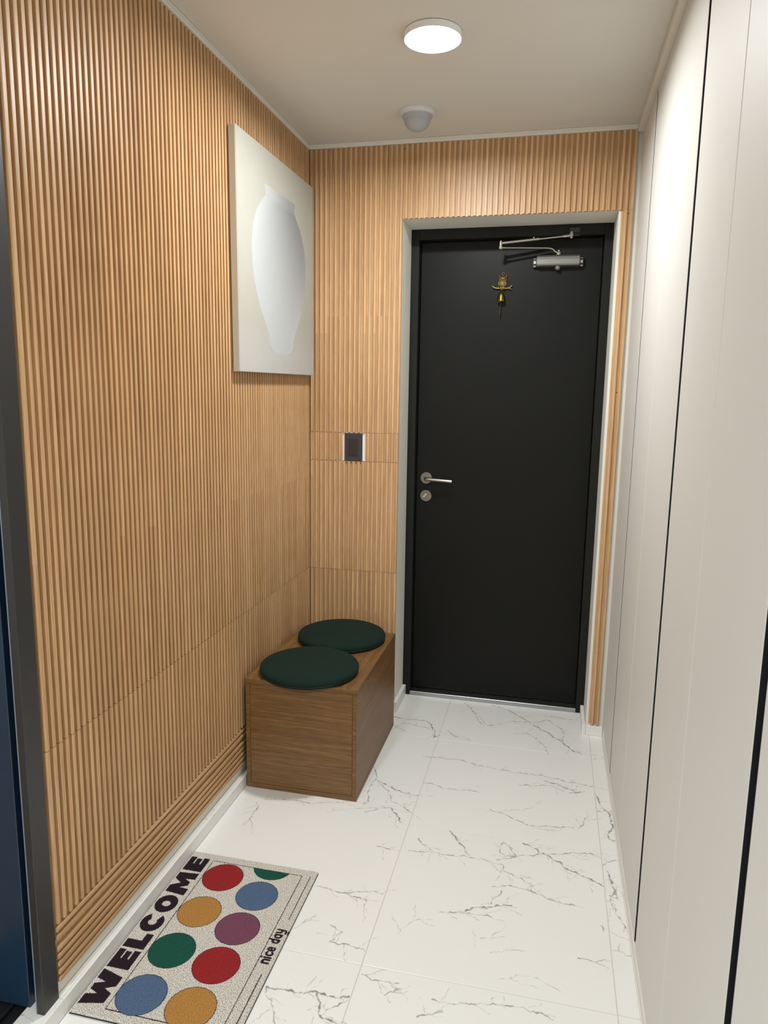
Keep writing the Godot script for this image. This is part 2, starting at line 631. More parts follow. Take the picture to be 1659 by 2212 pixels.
func build_right_wall() -> void:
	var w := structure("wall_right", "plain wall behind the white cabinets")
	boxo("plaster", Vector3(1.79, 0.0, -0.4), Vector3(1.93, CEIL, 4.7), M.plaster, w, 0.0)
	var f := structure("wall_front", "plain wall closing the hall behind the viewer")
	boxo("plaster", Vector3(-1.75, 0.0, 4.7), Vector3(1.93, CEIL, 4.84), M.plaster, f, 0.0)
	var i := structure("wall_inner", "plain wall of the room beyond the inner doorway")
	boxo("plaster", Vector3(-1.9, 0.0, 1.55), Vector3(-1.76, CEIL, 4.84), M.plaster, i, 0.0)
	boxo("plaster", Vector3(-1.75, 0.0, 1.55), Vector3(-0.151, CEIL, 1.689), M.plaster, i, 0.0)
	var fl := structure("floor_inner", "raised pale floor of the room beyond the inner doorway")
	boxo("boards", Vector3(-1.75, -0.08, 1.69), Vector3(-0.2505, HB, 4.69), M.walnut_edge, fl, 0.0)

func skirt(name_: String, label: String, boxes: Array) -> void:
	var s := structure(name_, label)
	floor_uv(Vector2(2.2, 2.2))
	for b in boxes:
		grain = 2 if absf(b[1].z - b[0].z) > absf(b[1].x - b[0].x) else 0
		boxo("marble_strip", b[0], b[1], M.skirting, s, 0.0012)
	grain = 1
	uv_scale = Vector2.ONE
	uv_off = Vector2.ZERO

func build_trims() -> void:
	var bz := SKIRT
	skirt("baseboard_left", "low white marble skirting under the left oak cladding", [
		[Vector3(-0.0120, 0.0, 0.009), Vector3(0.0012, HB, 1.6895)],
		[Vector3(0.0016, 0.0, 0.009), Vector3(SKIRT, HB - 0.0004, 1.6895)]])
	skirt("baseboard_back", "low marble skirting at the foot of the end wall and door reveal", [
		[Vector3(0.0, 0.0, -0.0120), Vector3(0.3802, HB + 0.003, bz)],
		[Vector3(0.3806, 0.0, -0.1950), Vector3(0.3965, HB + 0.006, bz)],
		[Vector3(1.1885, 0.0, -0.0120), Vector3(1.2545, 0.0392, bz)],
		[Vector3(1.1735, 0.0, -0.1950), Vector3(1.1880, 0.0392, bz)]])
	skirt("baseboard_right", "narrow marble plinth under the white cabinets", [[Vector3(CAB + 0.0002, 0.0, 0.0), Vector3(CAB + 0.02, 0.033, 4.69)]])
	boxo("sealant_bead", Vector3(CAB - 0.0040, 0.0, 0.0090), Vector3(CAB + 0.0001, 0.0045, 4.69), M.trim, get_node("baseboard_right"), 0.0018)
	var n := 1
	for b in [
		[Vector3(-0.012, 2.3139, 0.0065), Vector3(0.0065, CEIL, 4.69)],
		[Vector3(-0.012, 2.3139, -0.012), Vector3(CAB, CEIL, 0.0065)],
		[Vector3(1.2365, 2.3010, 0.0068), Vector3(1.30, CEIL, 4.69)]]:
		var t := structure("trim_%d" % n, "white cornice strip along the edge of the ceiling")
		boxo("cornice", b[0], b[1], M.trim, t, 0.002)
		n += 1

# ---------------------------------------------------------------- entrance door
func build_door() -> void:
	var d := structure("door_1", "dark charcoal steel entrance door with frame, lever handle and closer")
	var st := start()
	var f1 := -0.30
	cbox(st, Vector3(0.3804, 0.0, f1), Vector3(0.4146, 2.0423, FRAME), 0.0012)
	cbox(st, Vector3(1.1556, 0.0, f1), Vector3(1.1888, 2.0423, FRAME), 0.0012)
	cbox(st, Vector3(0.4146, 2.0000, f1), Vector3(1.1556, 2.0423, FRAME), 0.0012)
	obj("door_frame", st, M.jamb, d)
	boxo("door_leaf", Vector3(0.4166, 0.0215, -0.290), Vector3(1.1536, 1.9975, LEAF), M.door, d, 0.0015)
	boxo("back_panel", Vector3(0.3804, 0.0, -0.34), Vector3(1.1888, 2.0423, -0.3005), M.black, d, 0.0)
	st = start()
	cbox(st, Vector3(0.4148, 0.0, -0.2440), Vector3(1.1554, 0.0160, -0.2040), 0.0008)
	cbox(st, Vector3(0.4148, 0.0, -0.2038), Vector3(1.1554, 0.0185, -0.1960), 0.0010)
	obj("threshold", st, M.sill, d)
	# lever handle
	st = start()
	var hx := 0.461
	lathe(st, [Vector2(0.0, 0.0), Vector2(0.0265, 0.0), Vector2(0.0265, 0.0065), Vector2(0.0250, 0.0085), Vector2(0.0, 0.0088)], Vector3(hx, 1.002, LEAF), Vector3(0, 0, 1), 48)
	var rose := obj("lever_handle", st, M.rose, d, true)
	st = start()
	var path := [Vector3(hx + 0.002, 1.002, LEAF + 0.006), Vector3(hx + 0.002, 1.002, LEAF + 0.034)]
	for k in 7:
		var a := PI / 2.0 * k / 6.0
		path.append(Vector3(hx + 0.002 + 0.017 * (1.0 - cos(a)), 1.0015 - 0.001 * k / 6.0, LEAF + 0.034 + 0.017 * sin(a)))
	path.append(Vector3(0.5805, 0.9955, LEAF + 0.051))
	tube(st, path, 0.0078, 20)
	obj("lever", st, M.steel, rose, true)
	st = start()
	lathe(st, [Vector2(0.0, 0.0), Vector2(0.0265, 0.0), Vector2(0.0265, 0.0065), Vector2(0.0250, 0.0085), Vector2(0.0, 0.0088)], Vector3(hx, 0.9232, LEAF), Vector3(0, 0, 1), 48)
	var lock := obj("lock_rose", st, M.rose, d, true)
	st = start()
	var ob := PackedVector2Array()
	for k in 24:
		var a := TAU * k / 24.0
		var p := Vector2(cos(a) * 0.0046, sin(a) * 0.0046 + (0.0078 if sin(a) >= 0.0 else -0.0078)).rotated(-0.72)
		ob.append(Vector2(hx - 0.0015, 0.9262) + p)
	slab(st, ob, LEAF + 0.008, LEAF + 0.024)
	obj("thumb_turn", st, M.steel, lock)
	# closer
	st = start()
	var prof := PackedVector2Array([Vector2(LEAF, 1.886), Vector2(LEAF + 0.034, 1.886), Vector2(LEAF + 0.039, 1.8885), Vector2(LEAF + 0.041, 1.894), Vector2(LEAF + 0.041, 1.911), Vector2(LEAF + 0.038, 1.921), Vector2(LEAF + 0.031, 1.9275), Vector2(LEAF + 0.022, 1.930), Vector2(LEAF, 1.930)])
	slab(st, prof, 0.897, 1.065, 0)
	var closer := obj("door_closer", st, M.closer, d)
	for e in [[0.8805, 0.8968], [1.0652, 1.0815]]:
		st = start()
		cbox(st, Vector3(e[0], 1.8845, LEAF), Vector3(e[1], 1.9215, LEAF + 0.024), 0.004)
		var cap := obj("end_cap", st, M.steel, closer)
		for y in [1.8935, 1.9125]:
			st = start()
			lathe(st, [Vector2(0.0046, 0.0), Vector2(0.0046, 0.0012), Vector2(0.003, 0.0022), Vector2(0.002, 0.0012), Vector2(0.0, 0.0012)], Vector3((e[0] + e[1]) * 0.5, y, LEAF + 0.0238), Vector3(0, 0, 1), 16)
			obj("screw", st, M.screw, closer, true)
	st = start()
	lathe(st, [Vector2(0.0, -0.017), Vector2(0.006, -0.016), Vector2(0.0105, -0.012), Vector2(0.0115, -0.004), Vector2(0.0115, 0.0)], Vector3(0.980, 1.8862, LEAF + 0.022), Vector3.UP, 24)
	obj("valve_knob", st, M.closer, closer, true)
	st = start()
	lathe(st, [Vector2(0.0125, 0.0), Vector2(0.0125, 0.003), Vector2(0.008, 0.004), Vector2(0.008, 0.012), Vector2(0.005, 0.0135), Vector2(0.005, 0.018), Vector2(0.0, 0.0185)], Vector3(0.9815, 1.9298, LEAF + 0.022), Vector3.UP, 24)
	obj("pivot", st, M.steel, closer, true)
	st = start()
	var el := Vector3(0.7547, 1.9495, -0.145)
	tube(st, [Vector3(0.986, 1.9385, LEAF + 0.022), Vector3(0.976, 1.9385, LEAF + 0.025), Vector3(0.968, 1.941, LEAF + 0.03), Vector3(0.958, 1.950, LEAF + 0.035), Vector3(0.947, 1.9535, LEAF + 0.038), Vector3(0.93, 1.954, LEAF + 0.043), el + Vector3(0.02, 0.0, -0.008), el], [0.0095, 0.009, 0.0065, 0.006, 0.006, 0.0058, 0.0062, 0.0085], 14, Vector2(1.0, 0.62))
	obj("main_arm", st, M.steel, closer, true)
	st = start()
	lathe(st, [Vector2(0.0, 0.0), Vector2(0.0075, 0.001), Vector2(0.0085, 0.004), Vector2(0.0085, 0.012), Vector2(0.0068, 0.014), Vector2(0.0068, 0.027), Vector2(0.0045, 0.029), Vector2(0.0045, 0.033), Vector2(0.0, 0.0335)], el - Vector3(0, 0.007, 0), Vector3.UP, 20)
	obj("elbow_joint", st, M.steel, closer, true)
	var e0 := el + Vector3(0.004, 0.0175, 0.0)
	var e1 := Vector3(1.0275, 1.9945, -0.180)
	st = start()
	tube(st, [e0, e0.lerp(e1, 0.54)], 0.0068, 12, Vector2(1.0, 0.8))
	obj("rod_sleeve", st, M.steel, closer, true)
	st = start()
	tube(st, [e0.lerp(e1, 0.5), e0.lerp(e1, 0.86), e0.lerp(e1, 0.9), e1], [0.0042, 0.0042, 0.0075, 0.0080], 12, Vector2(1.0, 0.8))
	ball(st, e0.lerp(e1, 0.46) + Vector3(0, 0.008, 0), Vector3(0.0042, 0.004, 0.0042), 10, 6)
	obj("adjust_rod", st, M.steel, closer, true)
	st = start()
	lathe(st, [Vector2(0.0, 0.0), Vector2(0.006, 0.001), Vector2(0.006, 0.006), Vector2(0.0095, 0.007), Vector2(0.0095, 0.020), Vector2(0.011, 0.021), Vector2(0.011, 0.025), Vector2(0.006, 0.027), Vector2(0.0, 0.0275)], e1 - Vector3(0, 0.012, 0), Vector3.UP, 20)
	obj("shoe_pin", st, M.steel, closer, true)
	st = start()
	cbox(st, Vector3(1.019, 2.0035, FRAME - 0.001), Vector3(1.058, 2.0075, FRAME + 0.030), 0.0015)
	cbox(st, Vector3(1.019, 1.996, FRAME + 0.0002), Vector3(1.060, 2.028, FRAME + 0.004), 0.0015)
	obj("frame_shoe", st, M.screw, closer)

# dark jamb, track and marble sill of the inner doorway on the left
func build_inner_doorway() -> void:
	var d := structure("door_2", "dark metal jamb of the inner sliding doorway beside the oak wall")
	boxo("jamb_post", Vector3(-0.0200, HB, 1.6900), Vector3(-0.0035, 2.3135, 1.7390), M.post, d, 0.0012)
	boxo("jamb_groove", Vector3(-0.0467, HB, 1.6900), Vector3(-0.0232, 2.3135, 1.6960), M.blue_reflection, d, 0.0)
	boxo("edge_glint", Vector3(-0.0230, HB, 1.6900), Vector3(-0.0203, 2.3135, 1.7393), M.edge_glint, d, 0.0006)  # added thin strip: draws the bright glint along the post edge
	boxo("jamb_panel", Vector3(-0.150, HB, 1.6900), Vector3(-0.0470, 2.3135, 1.7290), M.blue_reflection, d, 0.0012)  # its blue is reflected room light put into the base colour
	boxo("head_rail", Vector3(-0.150, 2.26, 1.7395), Vector3(-0.0035, 2.3135, 4.69), M.post, d, 0.0012)
	var st := start()
	cbox(st, Vector3(-0.2500, -0.08, 1.69), Vector3(-0.0560, HB - 0.006, 4.69), 0.0)
	for x in [-0.20, -0.145, -0.09]:
		cbox(st, Vector3(x - 0.004, HB - 0.006, 1.73), Vector3(x + 0.004, HB + 0.002, 4.69), 0.0008)
	obj("floor_track", st, M.black, d)
	floor_uv(Vector2(1.7, 1.7))
	boxo("marble_sill", Vector3(-0.0556, -0.08, 1.6900), Vector3(-0.0002, HB, 4.69), M.skirting, d, 0.0012)
	boxo("marble_riser", Vector3(0.0, 0.0, 1.6900), Vector3(SKIRT, HB - 0.0004, 4.69), M.skirting, d, 0.0012)
	grain = 1
	uv_scale = Vector2.ONE
	uv_off = Vector2.ZERO

# ---------------------------------------------------------------- cabinets
func build_cabinets() -> void:
	# [start, end, seam between the two doors]; a dark finger channel lies between two cabinets
	var units := [
		[0.003, 0.3690, 0.0, "narrow tall white cabinet with one door against the oak end wall"],
		[0.3870, 1.1930, 0.776, "tall white two-door cabinet opposite the wooden bench"],
		[1.2180, 1.9670, 1.577, "tall white two-door cabinet opposite the welcome mat"],
		[1.9960, 2.7960, 2.396, "tall white two-door cabinet opposite the dark inner doorway"]]
	for i in units.size():
		var u: Array = units[i]
		var c := thing("tall_cabinet", u[3], "cabinet", "white floor-to-ceiling cabinets along the right wall")
		var z0: float = u[0]
		var z1: float = u[1]
		boxo("carcass", Vector3(CAB + 0.0203, 0.034, z0 - 0.0), Vector3(1.789, 2.3005, z1), M.cabinet, c, 0.0)
		var cuts := [z0, z1] if u[2] == 0.0 else [z0, u[2], z1]
		for k in cuts.size() - 1:
			var a: float = cuts[k] + (0.001 if k > 0 else 0.0)
			var b: float = cuts[k + 1] - (0.001 if k < cuts.size() - 2 else 0.0)
			boxo("cabinet_door", Vector3(CAB, 0.035, a), Vector3(CAB + 0.0195, 2.2998, b), M.cabinet, c, 0.0024)
		if i < units.size() - 1:
			var z2: float = units[i + 1][0]
			var st := start()
			cbox(st, Vector3(CAB + 0.0195, 0.034, z1 + 0.0003), Vector3(CAB + 0.06, 2.3005, z2 - 0.0003), 0.0)
			cbox(st, Vector3(CAB + 0.0006, 0.0352, z1 + 0.0002), Vector3(CAB + 0.0196, 2.2996, z1 + 0.0016), 0.0)
			cbox(st, Vector3(CAB + 0.0006, 0.0352, z2 - 0.0016), Vector3(CAB + 0.0196, 2.2996, z2 - 0.0002), 0.0)
			obj("finger_channel", st, M.black, c).set_meta("label", "black recessed finger channel")

# ---------------------------------------------------------------- lamps and sensor
func build_lamp(called: String, at: Vector3, r: float, energy: float, tint: Color, label: String) -> void:
	var t := thing(called, label, "lamp")
	var st := start()
	lathe(st, [Vector2(r - 0.003, -0.0085), Vector2(r - 0.003, -0.0180), Vector2(r - 0.001, -0.0187), Vector2(r, -0.017), Vector2(r + 0.0005, -0.002), Vector2(r - 0.002, -0.0003), Vector2(0.0, -0.0003)], at, Vector3.UP, 72)
	obj("housing", st, M.white, t, true)
	st = start()
	lathe(st, [Vector2(0.0, -0.0088), Vector2(r * 0.7, -0.0088), Vector2(r - 0.0031, -0.0086), Vector2(r - 0.0031, -0.0070)], at, Vector3.UP, 72)
	var glow := plain(Color(1, 1, 1), 0.5)
	glow.emission_enabled = true
	glow.emission = tint
	glow.emission_energy_multiplier = 3.0
	obj("lamp_diffuser", st, glow, t, true)
	var l := AreaLight3D.new()
	l.name = "lamp_light"
	l.area_size = Vector2(r * 1.3, r * 1.3)
	l.light_color = tint
	l.light_energy = energy
	l.shadow_enabled = true
	l.area_range = 14.0
	l.area_attenuation = 2.0
	t.add_child(l)
	l.position = at + Vector3(0, -0.0096, 0)
	l.rotation = Vector3(-PI / 2.0, 0, 0)

func build_sensor() -> void:
	var t := thing("motion_sensor", "small white domed motion sensor on the ceiling near the end wall", "sensor")
	var at := Vector3(0.482, CEIL, 0.257)
	var st := start()
	lathe(st, [Vector2(0.050, -0.0155), Vector2(0.0565, -0.0150), Vector2(0.0590, -0.0120), Vector2(0.0605, -0.0065), Vector2(0.0630, -0.0050), Vector2(0.0635, -0.0002), Vector2(0.0, -0.0002)], at, Vector3.UP, 56)
	obj("base_ring", st, M.sensor, t, true)
	st = start()
	var prof := [Vector2(0.0, -0.0640)]
	for k in range(1, 11):
		var a := PI / 2.0 * k / 10.0
		prof.append(Vector2(0.0455 * sin(a), -0.0285 - 0.0355 * cos(a)))
	prof.append_array([Vector2(0.0475, -0.0245), Vector2(0.0520, -0.0180), Vector2(0.0525, -0.0140)])
	lathe(st, prof, at, Vector3.UP, 56)
	obj("lens_dome", st, M.dome, t, true)

# ---------------------------------------------------------------- bench and cushions
func build_bench() -> void:
	var t := thing("storage_bench", "brown wood-grain storage bench box standing against the oak wall", "bench")
	var x0 := 0.0125
	var x1 := 0.4100
	var z0 := 0.1265
	var z1 := 0.7175
	uv_scale = Vector2(3.0, 1.1)
	var k := 0.0175
	grain = 2
	uv_off = Vector2(0.1, 0.0)
	boxo("top_board", Vector3(x0 - 0.0012, 0.401 - k, z0), Vector3(x1 + 0.0015, 0.401, z1 + 0.001), M.walnut, t, 0.0012)
	boxo("bottom_board", Vector3(x0, 0.0, z0), Vector3(x1, k - 0.0008, z1), M.walnut, t, 0.0008)
	uv_off = Vector2(0.37, 0.2)
	for e in [[x0, x0 + 0.0155], [x1 - 0.0155, x1]]:
		boxo("side_panel", Vector3(e[0], k, z0), Vector3(e[1], 0.401 - k - 0.0008, z1), M.walnut, t, 0.0008)
	grain = 0
	uv_off = Vector2(0.62, 0.44)
	boxo("front_panel", Vector3(x0 + 0.0163, k + 0.0004, z1 - 0.018), Vector3(x1 - 0.0163, 0.401 - k - 0.0012, z1 - 0.0006), M.walnut, t, 0.0008)
	boxo("back_panel", Vector3(x0 + 0.0163, k + 0.0004, z0), Vector3(x1 - 0.0163, 0.401 - k - 0.0012, z0 + 0.018), M.walnut, t, 0.0008)
	grain = 1
	uv_scale = Vector2.ONE
	uv_off = Vector2.ZERO

func build_cushions() -> void:
	var spots := [[Vector3(0.206, 0.4012, 0.604), "dark green round seat cushion at the overhanging front end of the wooden bench"], [Vector3(0.221, 0.4012, 0.256), "dark green round seat cushion on the wooden bench close to the end wall"]]
	for s in spots:
		var t := thing("round_cushion", s[1], "cushion", "green cushions on the bench")
		var at: Vector3 = s[0]
		t.position = at
		var r := 0.1725
		var st := start()
		lathe(st, [Vector2(0.0, 0.0), Vector2(r - 0.02, 0.0), Vector2(r - 0.007, 0.0015), Vector2(r - 0.002, 0.0055), Vector2(r - 0.001, 0.010), Vector2(r + 0.001, 0.016), Vector2(r, 0.023), Vector2(r - 0.004, 0.029), Vector2(r - 0.013, 0.0335), Vector2(r - 0.04, 0.0365), Vector2(r - 0.09, 0.0385), Vector2(0.0, 0.0395)], Vector3.ZERO, Vector3.UP, 96)
		obj("cover", st, M.felt, t, true)
		st = start()
		var path := []
		for k in 29:
			var a := lerpf(0.25, 2.1, k / 28.0)
			path.append(Vector3(cos(a) * (r - 0.0005), 0.0105, sin(a) * (r - 0.0005)))
		tube(st, path, 0.0016, 6)
		obj("zip", st, M.zip, t, true)
		st = start()
		var a := 0.62
		var p := Vector3(cos(a) * (r + 0.002), 0.012, sin(a) * (r + 0.002))
		tube(st, [p + Vector3(0, 0.002, 0), p + Vector3(0.002, -0.003, 0.001), p + Vector3(0.0025, -0.0105, 0.0015)], 0.0012, 6)
		obj("zip_pull", st, M.zip, t, true)

# ---------------------------------------------------------------- canvas with a printed vase
func build_canvas() -> void:
	var t := thing("canvas_print", "square white canvas print of a pale tall vase on the oak wall", "picture")
	var z0 := 0.0300
	var z1 := 0.7500
	var y0 := 1.4335
	var y1 := 2.1590
	var w := 480
	var h := 480
	# a printed picture: the vase's light and dark sides are tones of the ink (they do not follow the room's lamp)
	# half width of the vase against height, both in metres
	var hs := [1.500, 1.506, 1.514, 1.528, 1.548, 1.562, 1.60, 1.66, 1.72, 1.78, 1.84, 1.90, 1.95, 1.985, 2.000, 2.014, 2.026, 2.044, 2.048]
	var ws := [0.050, 0.082, 0.104, 0.118, 0.121, 0.124, 0.156, 0.208, 0.241, 0.258, 0.262, 0.250, 0.218, 0.180, 0.158, 0.141, 0.138, 0.146, 0.143]
	var axis_z := 0.382
	var n := noise(91, 0.02, 3)
	var gr := RandomNumberGenerator.new()
	gr.seed = 5
	var d := PackedByteArray()
	d.resize(w * h * 3)
	var k := 0
	for iy in h:
		var y := lerpf(y1, y0, (iy + 0.5) / h)
		var half := -1.0
		for i in hs.size() - 1:
			if y >= hs[i] and y <= hs[i + 1]:
				half = lerpf(ws[i], ws[i + 1], (y - hs[i]) / (hs[i + 1] - hs[i]))
		for ix in w:
			var z := lerpf(z0, z1, (ix + 0.5) / w)
			var c := Color(0.69, 0.68, 0.635)
			if y < 1.62: c = c.lerp(Color(0.73, 0.72, 0.70), clampf((1.62 - y) / 0.14, 0, 1))
			if half > 0.0:
				var s := (axis_z - z) / half               # -1 far from the corner, +1 next to the corner
				var edge := clampf((half - absf(axis_z - z)) / 0.004, 0.0, 1.0)
				var body := lerpf(0.740, 0.510, clampf(0.5 + 0.55 * s, 0.0, 1.0) * smoothstep(1.50, 2.02, y) * 0.9)
				if s > 0.55: body += 0.05 * (s - 0.55)
				if y > 2.010: body = lerpf(body, 0.738, 0.25 + 0.6 * clampf(-s, 0, 1))
				if absf(y - 2.016) < 0.003: body -= 0.02
				if y < 1.53 and half - absf(axis_z - z) < 0.005: body -= 0.16      # drawn outline of the foot
				var v := Color(body * 0.985, body * 0.997, body)
				c = c.lerp(v, edge)
			var j := gr.randf_range(-0.008, 0.008) + 0.006 * n.get_noise_2d(ix, iy)
			d[k] = int(clampf(c.r + j, 0, 1) * 255.0)
			d[k + 1] = int(clampf(c.g + j, 0, 1) * 255.0)
			d[k + 2] = int(clampf(c.b + j, 0, 1) * 255.0)
			k += 3
	var print_mat := plain(Color(1, 1, 1), 0.75)
	print_mat.albedo_texture = tex(w, h, d)
	var side := plain(srgb(198, 190, 176), 0.8)
	# hung a little askew, its middle as the pivot
	var mid := Vector3(0.0155, (y0 + y1) * 0.5, (z0 + z1) * 0.5)
	t.position = mid
	t.rotation.x = deg_to_rad(0.5)
	var hz := (z1 - z0) * 0.5
	var hy := (y1 - y0) * 0.5
	boxo("stretched_canvas", Vector3(-0.0118, -hy, -hz), Vector3(0.0112, hy, hz), side, t, 0.0015)
	var st := start()
	var q := [Vector3(0.0114, hy - 0.001, -hz + 0.001), Vector3(0.0114, hy - 0.001, hz - 0.001), Vector3(0.0114, -hy + 0.001, hz - 0.001), Vector3(0.0114, -hy + 0.001, -hz + 0.001)]
	var uvs := [Vector2(0, 0), Vector2(1, 0), Vector2(1, 1), Vector2(0, 1)]
	for i in [0, 2, 1, 0, 3, 2]:
		st.set_normal(Vector3(1, 0, 0))
		st.set_uv(uvs[i])
		st.add_vertex(q[i])
	obj("printed_face", st, print_mat, t).set_meta("label", "printed picture of a pale grey vase")
	boxo("hanger", Vector3(-0.0152, hy - 0.03, -0.01), Vector3(-0.0118, hy - 0.01, 0.01), M.screw, t, 0.0)

func build_switch() -> void:
	var t := thing("wall_switch", "black rocker light switch set in a white cut-out of the oak cladding", "switch")
	boxo("white_mount", Vector3(0.1437, 1.0884, -0.0121), Vector3(0.2393, 1.2058, -0.0075), M.white, t, 0.0006)
	boxo("switch_plate", Vector3(0.1533, 1.0892, -0.0072), Vector3(0.2290, 1.2040, 0.0005), M.switch_plate, t, 0.0015)
	var st := start()
	quad(st, Vector3(0.1690, 1.1110, 0.0032), Vector3(0.2110, 1.1110, 0.0032), Vector3(0.2110, 1.1800, 0.0014), Vector3(0.1690, 1.1800, 0.0014), Vector3(0, 0, 1))
	quad(st, Vector3(0.1690, 1.1110, 0.0), Vector3(0.2110, 1.1110, 0.0), Vector3(0.2110, 1.1110, 0.0032), Vector3(0.1690, 1.1110, 0.0032), Vector3(0, -1, 0))
	quad(st, Vector3(0.1690, 1.1800, 0.0), Vector3(0.2110, 1.1800, 0.0), Vector3(0.2110, 1.1800, 0.0014), Vector3(0.1690, 1.1800, 0.0014), Vector3(0, 1, 0))
	for x in [0.1690, 0.2110]:
		quad(st, Vector3(x, 1.1110, 0.0), Vector3(x, 1.1800, 0.0), Vector3(x, 1.1800, 0.0014), Vector3(x, 1.1110, 0.0032), Vector3(1.0 if x > 0.2 else -1.0, 0, 0))
	obj("rocker", st, M.rocker, t)

# ---------------------------------------------------------------- welcome mat
const MAT_X0 := 0.0135
const MAT_X1 := 0.4030
const MAT_Z0 := 1.1030
const MAT_Z1 := 1.6840
const MAT_STEP := 0.0006

func mask_poly(mask: PackedByteArray, w: int, h: int, pts: PackedVector2Array, ink: int) -> void:
	var px := PackedVector2Array()
	var lo := Vector2(1e9, 1e9)
	var hi := -lo
	for p in pts:
		var q := Vector2((p.x - MAT_X0) / MAT_STEP, (p.y - MAT_Z0) / MAT_STEP)
		px.append(q)
		lo = lo.min(q)
		hi = hi.max(q)
	for y in range(maxi(int(lo.y), 0), mini(int(hi.y) + 2, h)):
		for x in range(maxi(int(lo.x), 0), mini(int(hi.x) + 2, w)):
			if Geometry2D.is_point_in_polygon(Vector2(x + 0.5, y + 0.5), px): mask[y * w + x] = ink

func mask_line(mask: PackedByteArray, w: int, h: int, pts: Array, r: float, ink: int) -> void:
	for i in pts.size() - 1:
		var a: Vector2 = pts[i]
		var b: Vector2 = pts[i + 1]
		var d := (b - a).normalized()
		var s := d.orthogonal() * r
		mask_poly(mask, w, h, PackedVector2Array([a - d * r * 0.5 - s, b + d * r * 0.5 - s, b + d * r * 0.5 + s, a - d * r * 0.5 + s]), ink)
		mask_disc(mask, w, h, a, r, ink, 0.0)
		mask_disc(mask, w, h, b, r, ink, 0.0)

func mask_disc(mask: PackedByteArray, w: int, h: int, c: Vector2, r: float, ink: int, clip_z: float) -> void:
	var q := Vector2((c.x - MAT_X0) / MAT_STEP, (c.y - MAT_Z0) / MAT_STEP)
	var n := r / MAT_STEP
	for y in range(maxi(int(q.y - n) - 1, 0), mini(int(q.y + n) + 2, h)):
		if MAT_Z0 + y * MAT_STEP < clip_z: continue
		for x in range(maxi(int(q.x - n) - 1, 0), mini(int(q.x + n) + 2, w)):
			if Vector2(x + 0.5, y + 0.5).distance_to(q) <= n: mask[y * w + x] = ink

func letter_shape(ch: String) -> Array:
	match ch:
		"E": return [Vector2(0, 0), Vector2(1, 0), Vector2(1, 0.3), Vector2(0.52, 0.3), Vector2(0.52, 0.37), Vector2(0.92, 0.37), Vector2(0.92, 0.63), Vector2(0.52, 0.63), Vector2(0.52, 0.7), Vector2(1, 0.7), Vector2(1, 1), Vector2(0, 1)]
		"L": return [Vector2(0, 0), Vector2(0.52, 0), Vector2(0.52, 0.66), Vector2(1, 0.66), Vector2(1, 1), Vector2(0, 1)]
		"W": return [Vector2(0, 0), Vector2(0.27, 0), Vector2(0.335, 0.46), Vector2(0.42, 0.06), Vector2(0.58, 0.06), Vector2(0.665, 0.46), Vector2(0.73, 0), Vector2(1, 0), Vector2(0.86, 1), Vector2(0.6, 1), Vector2(0.5, 0.62), Vector2(0.4, 1), Vector2(0.14, 1)]
		"M": return [Vector2(0, 1), Vector2(0.06, 0), Vector2(0.34, 0), Vector2(0.5, 0.42), Vector2(0.66, 0), Vector2(0.94, 0), Vector2(1, 1), Vector2(0.71, 1), Vector2(0.69, 0.52), Vector2(0.58, 0.86), Vector2(0.42, 0.86), Vector2(0.31, 0.52), Vector2(0.29, 1)]
	var out := []
	if ch == "C":
		for k in 25:
			var a := lerpf(0.55, TAU - 0.55, k / 24.0)
			out.append(Vector2(0.5 + 0.52 * cos(a), 0.5 + 0.52 * sin(a)))
		for k in 13:
			var a := lerpf(TAU - 0.75, 0.75, k / 12.0)
			out.append(Vector2(0.52 + 0.17 * cos(a), 0.5 + 0.2 * sin(a)))
	else:
		for k in 32:
			var a := TAU * k / 32.0
			out.append(Vector2(0.5 + 0.52 * cos(a), 0.5 + 0.52 * sin(a)))
	return out

